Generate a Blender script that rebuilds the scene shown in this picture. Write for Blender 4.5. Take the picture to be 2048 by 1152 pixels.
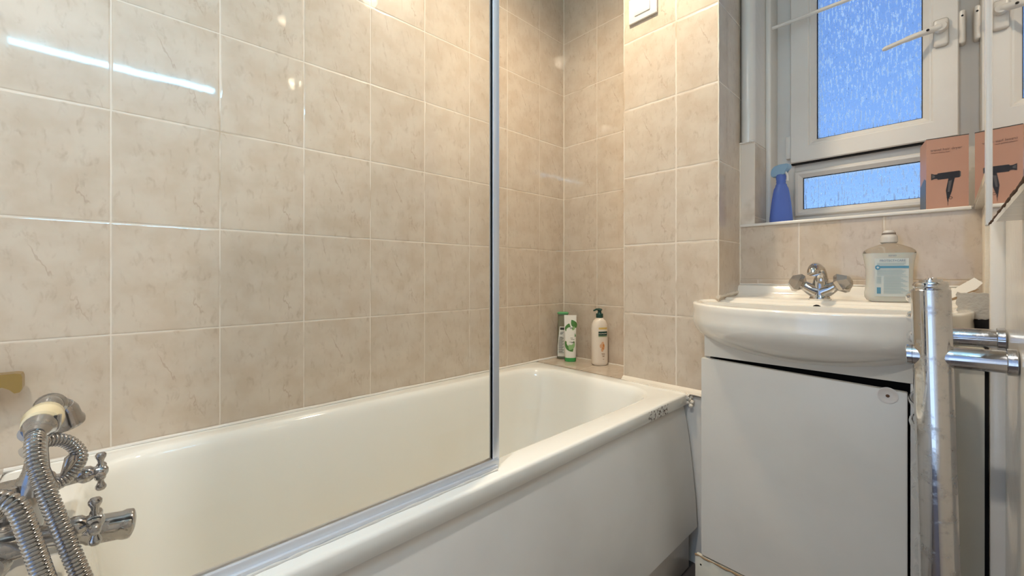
import bpy, bmesh, math, random
from mathutils import Vector, Matrix
random.seed(7)
for o in list(bpy.data.objects): bpy.data.objects.remove(o)
S = bpy.context.scene
C = S.collection
PI = math.pi
H = 0.94            # camera height; heights read off the photo are relative to it

# ---------------------------------------------------------------- camera
cd = bpy.data.cameras.new('camera'); cam = bpy.data.objects.new('camera', cd); C.objects.link(cam)
cd.sensor_width = 36; cd.lens = 825/2048*36; cd.shift_y = -24/2048; cd.clip_start = 0.01
cam.location = (0, 0, H); cam.rotation_euler = (PI/2, 0, math.radians(46.65))
S.camera = cam
S.view_settings.view_transform = 'Standard'; S.view_settings.look = 'None'
S.view_settings.exposure = 0.40; S.view_settings.gamma = 1; S.view_settings.use_curve_mapping = False

# ---------------------------------------------------------------- world: dusk-blue sky, brighter low down
w = bpy.data.worlds.new('sky'); S.world = w; w.use_nodes = True
nt = w.node_tree; N = nt.nodes; L = nt.links
for n in list(N): N.remove(n)
tc = N.new('ShaderNodeTexCoord'); sx = N.new('ShaderNodeSeparateXYZ'); L.new(tc.outputs['Generated'], sx.inputs[0])
cr = N.new('ShaderNodeValToRGB'); L.new(sx.outputs[2], cr.inputs[0])
e = cr.color_ramp.elements; e[0].position = 0.0; e[0].color = (0.88, 1.15, 1.55, 1); e[1].position = 0.75; e[1].color = (0.12, 0.20, 0.48, 1)
m1 = e.new(0.12); m1.color = (0.32, 0.50, 0.88, 1)
m2 = e.new(0.42); m2.color = (0.20, 0.33, 0.64, 1)
bg = N.new('ShaderNodeBackground'); bg.inputs[1].default_value = 1.0; L.new(cr.outputs[0], bg.inputs[0])
ow = N.new('ShaderNodeOutputWorld'); L.new(bg.outputs[0], ow.inputs[0])

def light(name, kind, loc, energy, color, size=0.1, size_y=None, rot=(0, 0, 0)):
    d = bpy.data.lights.new(name, kind); d.energy = energy; d.color = color
    if kind == 'AREA':
        d.size = size
        if size_y: d.shape = 'RECTANGLE'; d.size_y = size_y
    else: d.shadow_soft_size = size
    o = bpy.data.objects.new(name, d); C.objects.link(o); o.location = loc; o.rotation_euler = rot
    return o
# the two recessed ceiling downlights: over the bath, and behind the camera
for loc, pw, col, sz in (((-0.746, 0.946, 2.385), 46, (1.0, 0.83, 0.62), 0.035), ((-0.25, -0.35, 2.385), 50, (1.0, 0.95, 0.90), 0.04)):
    o = light('downlight_bulb', 'SPOT', loc, pw, col, sz); o.data.spot_size = math.radians(156); o.data.spot_blend = 1.0

# ---------------------------------------------------------------- materials
def mat(name, col=(0.8, 0.8, 0.8), rough=0.5, metal=0.0, **kw):
    m = bpy.data.materials.new(name); m.use_nodes = True
    p = m.node_tree.nodes['Principled BSDF']
    p.inputs['Base Color'].default_value = (*col, 1); p.inputs['Roughness'].default_value = rough
    p.inputs['Metallic'].default_value = metal
    for k, v in kw.items():
        i = p.inputs[k]
        i.default_value = (*v, 1) if isinstance(v, tuple) else v
    return m
def P(m): return m.node_tree.nodes['Principled BSDF']
class G:
    """small node helper"""
    def __init__(s, m): s.m = m; s.N = m.node_tree.nodes; s.L = m.node_tree.links
    def new(s, t, **kw):
        n = s.N.new(t)
        for k, v in kw.items(): setattr(n, k, v)
        return n
    def put(s, sock, v):
        if isinstance(v, (int, float)): sock.default_value = v
        elif isinstance(v, tuple): sock.default_value = v
        else: s.L.new(v, sock)
    def math(s, op, a, b=0.0, c=None, clamp=False):
        n = s.new('ShaderNodeMath', operation=op); n.use_clamp = clamp
        s.put(n.inputs[0], a); s.put(n.inputs[1], b)
        if c is not None: s.put(n.inputs[2], c)
        return n.outputs[0]
    def mix(s, f, a, b):
        n = s.new('ShaderNodeMix', data_type='RGBA'); s.put(n.inputs[0], f); s.put(n.inputs[6], a); s.put(n.inputs[7], b)
        return n.outputs[2]
    def pos(s):
        g = s.new('ShaderNodeNewGeometry'); x = s.new('ShaderNodeSeparateXYZ'); s.L.new(g.outputs['Position'], x.inputs[0])
        return x.outputs, g.outputs['Position']
    def vec(s, x, y, z):
        n = s.new('ShaderNodeCombineXYZ'); s.put(n.inputs[0], x); s.put(n.inputs[1], y); s.put(n.inputs[2], z); return n.outputs[0]
    def noise(s, v, scale, detail=3, rough=0.5, dist=0.0):
        n = s.new('ShaderNodeTexNoise'); s.put(n.inputs['Vector'], v); n.inputs['Scale'].default_value = scale
        n.inputs['Detail'].default_value = detail; n.inputs['Roughness'].default_value = rough; n.inputs['Distortion'].default_value = dist
        return n.outputs[0]
    def ramp(s, f, a, b):
        n = s.new('ShaderNodeMapRange'); n.interpolation_type = 'SMOOTHSTEP'; s.put(n.inputs[0], f)
        n.inputs[1].default_value = a; n.inputs[2].default_value = b; return n.outputs[0]
    def bump(s, h, strength, dist=0.001):
        n = s.new('ShaderNodeBump'); s.put(n.inputs['Height'], h); n.inputs['Strength'].default_value = strength
        n.inputs['Distance'].default_value = dist; return n.outputs[0]

def tile_mat(name, ua, u0, v0, va=2, uw=0.2, vh=0.25, grout=0.0022, rough_edge=0.0, base=(0.61, 0.515, 0.405), seed=0.0, gcol=(0.73, 0.65, 0.55)):
    m = mat(name, base, 0.16); g = G(m); xyz, pv = g.pos()
    wob = g.math('MULTIPLY', g.math('SUBTRACT', g.noise(pv, 26, 2), 0.5), 0.0012 + rough_edge*0.004)
    U = g.math('DIVIDE', g.math('ADD', g.math('SUBTRACT', xyz[ua], u0 - 20*uw), wob), uw)
    V = g.math('DIVIDE', g.math('ADD', g.math('SUBTRACT', xyz[va], v0 - 20*vh), wob), vh)
    fu = g.math('FRACT', U); fv = g.math('FRACT', V); iu = g.math('FLOOR', U); iv = g.math('FLOOR', V)
    du = g.math('MULTIPLY', g.math('MINIMUM', fu, g.math('SUBTRACT', 1.0, fu)), uw)
    dv = g.math('MULTIPLY', g.math('MINIMUM', fv, g.math('SUBTRACT', 1.0, fv)), vh)
    d = g.math('MINIMUM', du, dv)
    gm = g.math('SUBTRACT', 1.0, g.ramp(d, grout*0.35, grout*0.8))
    # print on each tile: one of three marbled prints
    var = g.math('FLOOR', g.math('MULTIPLY', g.math('FRACT', g.math('MULTIPLY', g.math('SINE', g.math('ADD', g.math('MULTIPLY', iu, 12.98), g.math('MULTIPLY', iv, 78.23))), 437.58)), 3.0))
    lx = g.math('MULTIPLY', fu, uw); ly = g.math('MULTIPLY', fv, vh)
    tv = g.vec(g.math('ADD', lx, g.math('MULTIPLY', var, 3.7)), g.math('MULTIPLY', ly, 0.42), g.math('ADD', var, seed))
    streak = g.noise(tv, 62, 5, 0.62, 0.4)
    cloud = g.noise(g.vec(g.math('ADD', lx, g.math('MULTIPLY', iu, 1.7)), g.math('ADD', ly, iv), seed), 14, 4, 0.55)
    c = g.mix(g.ramp(cloud, 0.35, 0.68), (*base, 1), (base[0]*0.90, base[1]*0.86, base[2]*0.82, 1))
    c = g.mix(g.math('MULTIPLY', g.ramp(streak, 0.52, 0.74), 0.55), c, (base[0]*0.66, base[1]*0.58, base[2]*0.52, 1))
    # fine diagonal vein in each tile
    wv = g.noise(tv, 30, 3, 0.6)
    vein = g.math('ABSOLUTE', g.math('ADD', g.math('SUBTRACT', g.math('MULTIPLY', fv, 1.0), g.math('SUBTRACT', 1.25, g.math('MULTIPLY', fu, 1.3))), g.math('MULTIPLY', g.math('SUBTRACT', wv, 0.5), 0.5)))
    vm = g.math('MULTIPLY', g.math('SUBTRACT', 1.0, g.ramp(vein, 0.004, 0.022)), g.ramp(g.noise(tv, 22, 2), 0.48, 0.62))
    c = g.mix(g.math('MULTIPLY', vm, 0.45), c, (base[0]*0.58, base[1]*0.46, base[2]*0.40, 1))
    gd = g.mix(g.ramp(g.noise(pv, 9, 3), 0.52, 0.75), (*gcol, 1), (gcol[0]*0.66, gcol[1]*0.58, gcol[2]*0.48, 1))
    c = g.mix(gm, c, gd)
    g.L.new(c, P(m).inputs['Base Color'])
    P(m).inputs['Roughness'].default_value = 0.36; P(m).inputs['Specular IOR Level'].default_value = 0.3
    g.L.new(g.math('SUBTRACT', 0.85, g.math('MULTIPLY', gm, 0.8)), P(m).inputs['Coat Weight'])
    g.L.new(g.math('ADD', 0.02, g.math('MULTIPLY', streak, 0.03)), P(m).inputs['Coat Roughness'])
    hgt = g.math('ADD', g.math('MULTIPLY', g.ramp(d, grout*0.2, grout*2.0), 1.0), g.math('MULTIPLY', g.noise(pv, 7, 1), 0.35))
    hgt = g.math('ADD', hgt, g.math('MULTIPLY', streak, 0.05))
    bn = g.bump(hgt, 0.6, 0.0011)
    g.L.new(bn, P(m).inputs['Normal']); g.L.new(bn, P(m).inputs['Coat Normal'])
    return m
ZL = H - 0.131
M = {}
M['tile_left'] = tile_mat('marbled_tile_left', 1, 0.181, ZL)
M['tile_end'] = tile_mat('marbled_tile_end', 0, -1.0877, ZL)
M['tile_pillar'] = tile_mat('marbled_tile_pillar', 0, -0.635, H-0.137, grout=0.0034, rough_edge=1.0)
M['tile_return'] = tile_mat('marbled_tile_return', 1, 1.553, H-0.137, grout=0.003)
M['tile_reveal'] = tile_mat('marbled_tile_reveal', 1, 1.553, H+0.20, grout=0.003)
M['tile_splash'] = tile_mat('marbled_tile_splash', 0, -0.325, H-0.013, vh=0.197, grout=0.0026)
M['tile_ledge'] = tile_mat('marbled_tile_ledge', 0, -1.04, 1.553, va=1, grout=0.002)
def paint(name, col, rough=0.45, b=0.25, sc=60, stain=None):
    m = mat(name, col, rough); g = G(m); xyz, pv = g.pos()
    n = g.noise(pv, sc, 3); g.L.new(g.bump(n, b, 0.0015), P(m).inputs['Normal'])
    c = g.mix(g.ramp(g.noise(pv, 5, 4), 0.35, 0.75), (*col, 1), tuple(x*0.93 for x in col)+(1,))
    if stain: c = g.mix(g.math('MULTIPLY', g.ramp(g.noise(pv, 31, 5, 0.7), 0.62, 0.72), 0.5), c, (*stain, 1))
    g.L.new(c, P(m).inputs['Base Color']); return m
M['white_paint'] = paint('white_wall_paint', (0.74, 0.70, 0.63), 0.4)
M['gloss_paint'] = paint('white_gloss_paint', (0.78, 0.74, 0.67), 0.2, 0.5, 35)
M['ceiling'] = paint('ceiling_paint', (0.80, 0.78, 0.74), 0.8)
M['caulk'] = paint('cream_caulk', (0.78, 0.70, 0.58), 0.4, 0.6, 120, (0.35, 0.24, 0.13))
M['white_laminate'] = paint('white_laminate', (0.70, 0.66, 0.585), 0.22, 0.02, 40)
M['cream_laminate'] = paint('cream_laminate', (0.70, 0.66, 0.55), 0.3, 0.02, 40)
M['panel'] = paint('white_plastic_panel', (0.73, 0.71, 0.665), 0.22, 0.04, 8)
M['upvc'] = paint('white_upvc', (0.76, 0.72, 0.66), 0.28, 0.02, 30)
M['ceramic'] = mat('white_ceramic', (0.83, 0.78, 0.69), 0.07, 0, **{'Coat Weight': 0.5, 'Coat Roughness': 0.03})
M['dark'] = mat('dark_void', (0.006, 0.005, 0.005), 0.9)
M['chrome'] = mat('chrome', (0.62, 0.61, 0.60), 0.07, 1.0)
def limescale(name, col, rough):
    m = mat(name, col, rough, 1.0); g = G(m); xyz, pv = g.pos()
    n = g.noise(pv, 55, 5, 0.65)
    g.L.new(g.mix(g.ramp(n, 0.48, 0.72), (*col, 1), tuple(x*0.8 for x in col)+(1,)), P(m).inputs['Base Color'])
    g.L.new(g.math('ADD', rough, g.math('MULTIPLY', g.ramp(n, 0.45, 0.7), 0.28)), P(m).inputs['Roughness'])
    return m
M['old_chrome'] = limescale('limescaled_chrome', (0.46, 0.45, 0.45), 0.10)
M['rad_chrome'] = limescale('radiator_chrome', (0.62, 0.62, 0.63), 0.07)
M['alu'] = mat('satin_aluminium', (0.70, 0.73, 0.78), 0.32, 0.45)
M['mirror'] = mat('mirror_silver', (0.82, 0.80, 0.77), 0.015, 1.0)
M['brass'] = mat('aged_brass', (0.42, 0.28, 0.08), 0.32, 0.8)
M['cream_plastic'] = mat('cream_plastic', (0.78, 0.66, 0.42), 0.2)
M['rust'] = paint('rusty_brown', (0.12, 0.06, 0.03), 0.8, 0.8, 200)
M['chipboard'] = paint('swollen_chipboard', (0.30, 0.20, 0.11), 0.9, 0.8, 150)
M['plaster'] = paint('bare_plaster', (0.50, 0.47, 0.42), 0.9, 1.0, 130, (0.25, 0.2, 0.15))
M['floor'] = paint('dark_floor_vinyl', (0.10, 0.08, 0.07), 0.4, 0.2, 60, (0.45, 0.38, 0.30))
M['brown_ink'] = mat('brown_ink', (0.35, 0.22, 0.14), 0.5)
M['acrylic'] = mat('clear_acrylic', (0.66, 0.64, 0.62), 0.05, 0.75, **{'Transmission Weight': 0.6, 'IOR': 1.49})

# bath enamel with rust chips on the lip
def enamel():
    m = mat('white_bath_enamel', (0.84, 0.83, 0.77), 0.08, 0, **{'Coat Weight': 0.4}); g = G(m); xyz, pv = g.pos()
    dy = g.math('ABSOLUTE', g.math('SUBTRACT', xyz[1], 1.155)); dz = g.math('ABSOLUTE', g.math('SUBTRACT', xyz[2], H-0.409))
    dx = g.math('GREATER_THAN', xyz[0], -0.596)
    inside = g.math('MULTIPLY', g.math('MULTIPLY', g.math('LESS_THAN', dy, 0.06), g.math('LESS_THAN', dz, 0.018)), dx)
    n = g.noise(pv, 95, 4, 0.7)
    chip = g.math('MULTIPLY', inside, g.ramp(n, 0.52, 0.57))
    # ochre water stain low down on the inner side by the screen
    st = g.math('MULTIPLY', g.ramp(g.noise(pv, 4, 3), 0.45, 0.7), g.math('LESS_THAN', xyz[2], 0.40))
    c = g.mix(g.math('MULTIPLY', st, 0.07), (0.84, 0.83, 0.77, 1), (0.70, 0.56, 0.34, 1))
    c = g.mix(chip, c, (0.06, 0.03, 0.015, 1))
    g.L.new(c, P(m).inputs['Base Color']); g.L.new(g.math('ADD', 0.08, g.math('MULTIPLY', chip, 0.7)), P(m).inputs['Roughness'])
    g.L.new(g.bump(g.math('SUBTRACT', 1.0, chip), 0.5, 0.001), P(m).inputs['Normal'])
    return m
M['enamel'] = enamel()

def clear_glass():          # thin toughened pane: lets light straight through, reflects by fresnel
    m = bpy.data.materials.new('shower_glass'); m.use_nodes = True; g = G(m)
    for n in list(g.N): g.N.remove(n)
    t = g.new('ShaderNodeBsdfTransparent'); t.inputs[0].default_value = (0.985, 0.992, 0.995, 1)
    gl = g.new('ShaderNodeBsdfGlossy'); gl.inputs['Roughness'].default_value = 0.01
    df = g.new('ShaderNodeBsdfDiffuse'); df.inputs[0].default_value = (0.8, 0.82, 0.85, 1)
    fr = g.new('ShaderNodeFresnel'); fr.inputs[0].default_value = 1.22
    xyz, pv = g.pos()
    a = g.new('ShaderNodeMixShader'); g.L.new(fr.outputs[0], a.inputs[0]); g.L.new(t.outputs[0], a.inputs[1]); g.L.new(gl.outputs[0], a.inputs[2])
    b = g.new('ShaderNodeMixShader')
    g.L.new(g.math('MULTIPLY', g.ramp(g.noise(pv, 3, 4), 0.3, 0.8), 0.025), b.inputs[0])
    g.L.new(a.outputs[0], b.inputs[1]); g.L.new(df.outputs[0], b.inputs[2])
    o = g.new('ShaderNodeOutputMaterial'); g.L.new(b.outputs[0], o.inputs[0]); return m
M['glass'] = clear_glass()
def rain_glass():
    m = bpy.data.materials.new('rain_patterned_glass'); m.use_nodes = True; g = G(m)
    for n in list(g.N): g.N.remove(n)
    xyz, pv = g.pos()
    v = g.vec(xyz[0], 0.0, g.math('MULTIPLY', xyz[2], 0.13))
    n1 = g.noise(v, 200, 2, 0.55, 0.2)
    n2 = g.noise(g.vec(xyz[0], 1.0, g.math('MULTIPLY', xyz[2], 0.4)), 230, 2, 0.5)
    hh = g.math('ADD', n1, g.math('MULTIPLY', n2, 0.5))
    bp = g.bump(hh, 1.0, 0.004)
    tr = g.new('ShaderNodeBsdfTransparent'); tr.inputs[0].default_value = (0.72, 0.86, 1.0, 1)
    rf = g.new('ShaderNodeBsdfRefraction'); rf.inputs['Roughness'].default_value = 0.12; rf.inputs['IOR'].default_value = 1.45
    rf.inputs[0].default_value = (0.9, 0.96, 1, 1); g.L.new(bp, rf.inputs['Normal'])
    tl = g.new('ShaderNodeBsdfTranslucent'); tl.inputs[0].default_value = (0.85, 0.93, 1, 1); g.L.new(bp, tl.inputs['Normal'])
    gl = g.new('ShaderNodeBsdfGlossy'); gl.inputs['Roughness'].default_value = 0.08; g.L.new(bp, gl.inputs['Normal'])
    def mx(f, a, b):
        k = g.new('ShaderNodeMixShader'); g.put(k.inputs[0], f); g.L.new(a.outputs[0], k.inputs[1]); g.L.new(b.outputs[0], k.inputs[2]); return k
    # ridges of the pattern catch the daylight (more of them towards the lower right of the pane)
    ridge = g.ramp(hh, 0.78, 0.92)
    s = mx(0.7, tr, rf); s = mx(g.math('MULTIPLY', ridge, 0.75), s, tl)
    lw = g.new('ShaderNodeFresnel'); lw.inputs[0].default_value = 1.3
    s = mx(lw.outputs[0], s, gl)
    o = g.new('ShaderNodeOutputMaterial'); g.L.new(s.outputs[0], o.inputs[0]); return m
M['rain_glass'] = rain_glass()
def emit(name, col, st):
    m = mat(name, col, 0.5); P(m).inputs['Emission Color'].default_value = (*col, 1); P(m).inputs['Emission Strength'].default_value = st; return m
M['led'] = emit('led_strip', (0.22, 0.66, 1.0), 75)
M['lamp_glass'] = emit('opal_lamp_glass', (1.0, 0.85, 0.62), 60)

# ---------------------------------------------------------------- mesh helpers
def V3(*a): return Vector(a)
class MB:
    def __init__(s): s.bm = bmesh.new()
    def box(s, x0, x1, y0, y1, z0, z1, bev=0.0, seg=2, rz=0.0):
        b = bmesh.new(); bmesh.ops.create_cube(b, size=1)
        for v in b.verts: v.co = Vector(((x0+x1)/2+v.co.x*(x1-x0), (y0+y1)/2+v.co.y*(y1-y0), (z0+z1)/2+v.co.z*(z1-z0)))
        if bev: bmesh.ops.bevel(b, geom=list(b.edges), offset=bev, segments=seg, affect='EDGES', profile=0.5)
        if rz: bmesh.ops.rotate(b, verts=b.verts, cent=((x0+x1)/2, (y0+y1)/2, 0), matrix=Matrix.Rotation(rz, 3, 'Z'))
        return s.merge(b)
    def merge(s, b):
        me = bpy.data.meshes.new('t'); b.to_mesh(me); b.free(); s.bm.from_mesh(me); bpy.data.meshes.remove(me); return s
    def rings(s, rs, cap0=True, cap1=True, closed=True):
        b = s.bm; vr = [[b.verts.new(p) for p in r] for r in rs]; n = len(rs[0])
        for i in range(len(vr)-1):
            for j in range(n if closed else n-1):
                k = (j+1) % n
                try: b.faces.new((vr[i][j], vr[i][k], vr[i+1][k], vr[i+1][j]))
                except ValueError: pass
        if cap0: b.faces.new(list(reversed(vr[0])))
        if cap1: b.faces.new(vr[-1])
        return s
    def tube(s, pts, r, n=16, cap=True):
        pts = [Vector(p) for p in pts]; rs = r if isinstance(r, (list, tuple)) else [r]*len(pts)
        t0 = (pts[1]-pts[0]).normalized(); up = Vector((0, 0, 1)) if abs(t0.z) < 0.9 else Vector((1, 0, 0))
        nrm = t0.cross(up).normalized(); out = []
        for i, p in enumerate(pts):
            t = (pts[min(i+1, len(pts)-1)]-pts[max(i-1, 0)])
            t = t.normalized() if t.length > 1e-9 else t0
            nrm = (nrm-t*nrm.dot(t)).normalized(); bn = t.cross(nrm)
            out.append([p+(nrm*math.cos(2*PI*k/n)+bn*math.sin(2*PI*k/n))*rs[i] for k in range(n)])
        return s.rings(out, cap, cap)
    def lathe(s, prof, loc=(0, 0, 0), axis=(0, 0, 1), n=32, sx=1.0, sy=1.0):
        """prof: (radius, height) pairs along axis"""
        q = Vector((0, 0, 1)).rotation_difference(Vector(axis).normalized()); loc = Vector(loc)
        return s.rings([[loc+q@Vector((r*sx*math.cos(2*PI*k/n), r*sy*math.sin(2*PI*k/n), z)) for k in range(n)] for r, z in prof])
    def prism(s, poly, d, place):
        """poly of (a,b), thickness d, place(a,b,c) gives the world point"""
        return s.rings([[Vector(place(a, b, 0)) for a, b in poly], [Vector(place(a, b, d)) for a, b in poly]])
def spline(pts, n=12):
    pts = [Vector(p) for p in pts]; P_ = [pts[0]*2-pts[1]]+pts+[pts[-1]*2-pts[-2]]; out = []
    for i in range(1, len(P_)-2):
        for k in range(n):
            t = k/n; a, b, c, d = P_[i-1:i+3]
            out.append(0.5*((2*b)+(c-a)*t+(2*a-5*b+4*c-d)*t*t+(3*b-a-3*c+d)*t**3))
    out.append(pts[-1]); return out
def wloc(o):
    v = Vector((0, 0, 0))
    while o: v += o.location; o = o.parent
    return v
def obj(name, mb, m, parent=None, smooth=True, angle=40, loc=None):
    bm = mb.bm if isinstance(mb, MB) else mb
    base = Vector(loc) if loc is not None else Vector((0, 0, 0))
    base_w = wloc(parent)+base if parent else base
    bmesh.ops.recalc_face_normals(bm, faces=bm.faces)
    bmesh.ops.translate(bm, verts=bm.verts, vec=-base_w)
    if smooth:
        for f in bm.faces: f.smooth = True
        for e_ in bm.edges:
            if len(e_.link_faces) == 2 and e_.calc_face_angle(0) > math.radians(angle): e_.smooth = False
    me = bpy.data.meshes.new(name); bm.to_mesh(me); bm.free()
    for mm in (m if isinstance(m, (list, tuple)) else [m]): me.materials.append(mm)
    o = bpy.data.objects.new(name, me); C.objects.link(o); o.location = base
    if parent: o.parent = parent
    return o
def struct(name, mb, m, **k):
    o = obj(name, mb, m, **k); o['kind'] = 'structure'; return o
def thing(name, loc, label, cat, group=None):
    o = bpy.data.objects.new(name, None); C.objects.link(o); o.location = loc; o.empty_display_size = 0.03
    o['label'] = label; o['category'] = cat
    if group: o['group'] = group
    return o
def tag(o, label, cat, group=None):
    o['label'] = label; o['category'] = cat
    if group: o['group'] = group
    return o
def text_mesh(body, size, ext=0.0002, align='LEFT', sp=1.0):
    c = bpy.data.curves.new('txt', 'FONT'); c.body = body; c.size = size; c.extrude = ext; c.align_x = align; c.space_character = sp
    c.resolution_u = 2
    o = bpy.data.objects.new('txt', c); C.objects.link(o)
    dg = bpy.context.evaluated_depsgraph_get(); me = bpy.data.meshes.new_from_object(o.evaluated_get(dg))
    bpy.data.objects.remove(o); bpy.data.curves.remove(c)
    return me
def add_text(mb, body, size, place, align='LEFT', sp=1.0):
    """place(x, y, z) maps the flat text (x right, y up, z out) to the world"""
    me = text_mesh(body, size, 0.00015, align, sp); b = bmesh.new(); b.from_mesh(me); bpy.data.meshes.remove(me)
    for v in b.verts: v.co = Vector(place(v.co.x, v.co.y, v.co.z))
    mb.merge(b); return mb

# ================================================================ ROOM SHELL
XL, YB, XR, YK = -1.28, 1.553, 0.072, -1.0
CE = 2.42
PX0, PX1, PY = -0.837, -0.498, 1.364      # tiled pillar
SILL = H+0.177; RX = -0.45                # window recess
WY = 1.75                                 # window plane
MX = 0.04                                 # mirror plane
LEDGE = 0.555
struct('floor', MB().box(XL-0.1, XR+0.1, YK-0.1, YB+0.1, -0.05, 0), M['floor'])
struct('ceiling', MB().box(XL-0.1, XR+0.1, YK-0.1, WY+0.1, CE, CE+0.06), M['ceiling'])
struct('wall_left', MB().box(XL-0.1, XL, YK-0.1, YB+0.2, 0, CE), M['tile_left'])
# back wall with an added doorway opening, unseen, for cool sky fill behind the camera
struct('wall_back', MB().box(XL, -0.60, YK-0.1, YK, 0, CE).box(-0.60, XR+0.1, YK-0.1, YK, 2.0, CE), M['white_paint'])
struct('wall_right', MB().box(XR, XR+0.12, YK, WY+0.15, 0, CE), M['gloss_paint'])
# end wall behind the ledge
struct('wall_end', MB().box(XL, PX0+0.02, YB, YB+0.2, 0, CE), M['tile_end'])
# tiled pillar, painted below the bath rim line
struct('wall_pillar', MB().box(PX0, PX1, PY, YB+0.2, 0.545, CE, 0.0012, 1), M['tile_pillar'])
struct('wall_pillar_return', MB().box(PX1-0.002, PX1+0.0015, PY+0.004, YB, 0.86, CE), M['tile_return'])
struct('wall_pillar_base', MB().box(-0.64, PX1, PY-0.002, YB+0.2, 0, 0.545), M['gloss_paint'])
# wall under the window
struct('wall_splashback', MB().box(PX1, XR+0.0, YB, WY+0.15, 0.80, SILL-0.006), M['tile_splash'])
struct('wall_under_basin', MB().box(PX1, XR, YB+0.004, WY+0.15, 0, 0.80), M['white_paint'])
# left side of the recess: tiled up to Z .456, rounded plaster above
ztop = H+0.456
struct('wall_recess_tiled', MB().box(PX1, RX, YB, WY+0.12, SILL-0.002, ztop, 0.002, 1), M['tile_reveal'])
rc = [(PX1, YB+0.02)]
for k in range(9):
    a = PI+PI/2*k/8; rc.append((PX1+0.025+0.024*math.cos(a), YB+0.018+0.024*math.sin(a)))
for k in range(9):
    a = -PI/2+PI/2*k/8; rc.append((RX-0.026+0.024*math.cos(a), YB+0.018+0.024*math.sin(a)))
rc += [(RX, WY+0.12), (PX1, WY+0.12)]
struct('wall_recess_plaster', MB().prism(rc, CE-ztop, lambda a, b, c: (a, b, ztop+c)), M['gloss_paint'])
# plaster bead at the back of the reveal, beside the frame
struct('trim_3', MB().box(RX-0.002, RX+0.016, 1.672, WY+0.02, SILL, CE, 0.006, 3), M['gloss_paint'])
# the lintel over the window and the outer wall
struct('wall_lintel', MB().box(PX1, XR, YB, WY+0.15, H+1.29, CE), M['white_paint'])
# right-hand wall above the basin is built out to carry the mirror
struct('wall_right_upper', MB().box(MX+0.004, XR+0.01, 0.45, 0.935, H+0.08, CE).box(MX+0.004, XR+0.01, 0.935, WY+0.12, SILL-0.01, CE), M['gloss_paint'])
# corner boards by the cabinet
struct('trim_4', MB().box(0.053, XR+0.001, 1.19, 1.215, 0, SILL-0.012, 0.003, 2), M['gloss_paint'])
struct('trim_5', MB().box(0.056, XR+0.002, 1.45, YB, 0.86, SILL-0.01, 0.004, 2), M['caulk'])
# sill board
sill = MB().box(RX-0.046, MX, YB-0.006, WY+0.02, SILL-0.010, SILL, 0.003, 3)
struct('trim_1', sill, M['gloss_paint'])
# tiled ledge beyond the bath end and boxed shelf at the tap end
struct('wall_ledge', MB().box(XL, PX0, PY, YB, 0.0, LEDGE), M['tile_ledge'])
struct('wall_tap_shelf', MB().box(XL, -0.60, YK, -0.172, 0, LEDGE-0.006), M['white_paint'])
# caulk bead where wall meets bath, wobbly
def bead(name, a, b, r, m, n=40, j=0.0006):
    a, b = Vector(a), Vector(b); pts = [a.lerp(b, i/n)+Vector([random.uniform(-j, j) for _ in range(3)]) for i in range(n+1)]
    return struct(name, MB().tube(pts, [r*random.uniform(0.8, 1.25) for _ in pts], 8), m)
bead('trim_6', (XL+0.001, -0.17, LEDGE), (XL+0.001, YB, LEDGE+0.001), 0.005, M['gloss_paint'])
bead('trim_7', (XL, YB-0.001, LEDGE+0.001), (PX0, YB-0.001, LEDGE+0.001), 0.003, M['caulk'])
bead('trim_8', (XL+0.0005, YB-0.0005, LEDGE), (XL+0.0005, YB-0.0005, CE), 0.0022, M['caulk'], 60, 0.0003)
# cream quadrant strip at the foot of the pillar
q = [(0, 0), (0.014, 0), (0.013, 0.006), (0.008, 0.014), (0, 0.018)]
struct('trim_9', MB().prism(q, 0.335, lambda a, b, c: (PX0+c, PY-a, LEDGE-0.004+b)), M['caulk'])
bead('trim_10', (PX0+0.0, PY-0.013, LEDGE+0.0005), (-0.545, PY-0.015, LEDGE-0.001), 0.0028, M['caulk'], 30, 0.0012)
bead('trim_11', (PX1, PY+0.001, 0.86), (PX1, PY+0.001, CE), 0.0022, M['caulk'], 80, 0.0006)
bead('trim_12', (PX1+0.002, YB-0.001, 0.87), (PX1+0.002, YB-0.001, ztop), 0.003, M['caulk'], 30, 0.0006)
bead('trim_13', (PX1, YB-0.002, ztop), (RX, YB-0.002, ztop+0.001), 0.003, M['gloss_paint'], 14, 0.001)
# broken caulk lump at the bath corner
lump = MB()
for k in range(9):
    c0 = V3(-0.583+random.uniform(-.006, .008), 1.352+random.uniform(-.008, .008), LEDGE-0.006-0.005*k*0.8)
    lump.lathe([(0.001, -0.006), (0.006, -0.004), (0.007, 0), (0.005, 0.005), (0.001, 0.007)], c0, (random.uniform(-1, 1), random.uniform(-1, 1), 1), 7)
struct('trim_14', lump, M['caulk'], smooth=False)

# ================================================================ WINDOW
FX0, FX1 = RX-0.002, MX+0.006
def frame_rect(x0, x1, z0, z1, w, y0, y1, bev=0.003, wr=None, wb=None, wt=None):
    b = MB(); wr = wr or w; wb = wb or w; wt = wt or w
    b.box(x0, x0+w, y0, y1, z0, z1, bev); b.box(x1-wr, x1, y0, y1, z0, z1, bev)
    b.box(x0+w-0.001, x1-wr+0.001, y0+0.0004, y1, z0, z0+wb, bev); b.box(x0+w-0.001, x1-wr+0.001, y0+0.0004, y1, z1-wt, z1, bev); return b
win = struct('window_1', frame_rect(FX0, FX1, SILL, H+1.285, 0.072, WY+0.006, WY+0.07, wb=0.04, wr=0.05), M['upvc'])
struct('window_transom', MB().box(FX0+0.05, FX1-0.03, WY+0.008, WY+0.07, H+0.352, H+0.425, 0.004), M['upvc'], parent=win)
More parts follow.
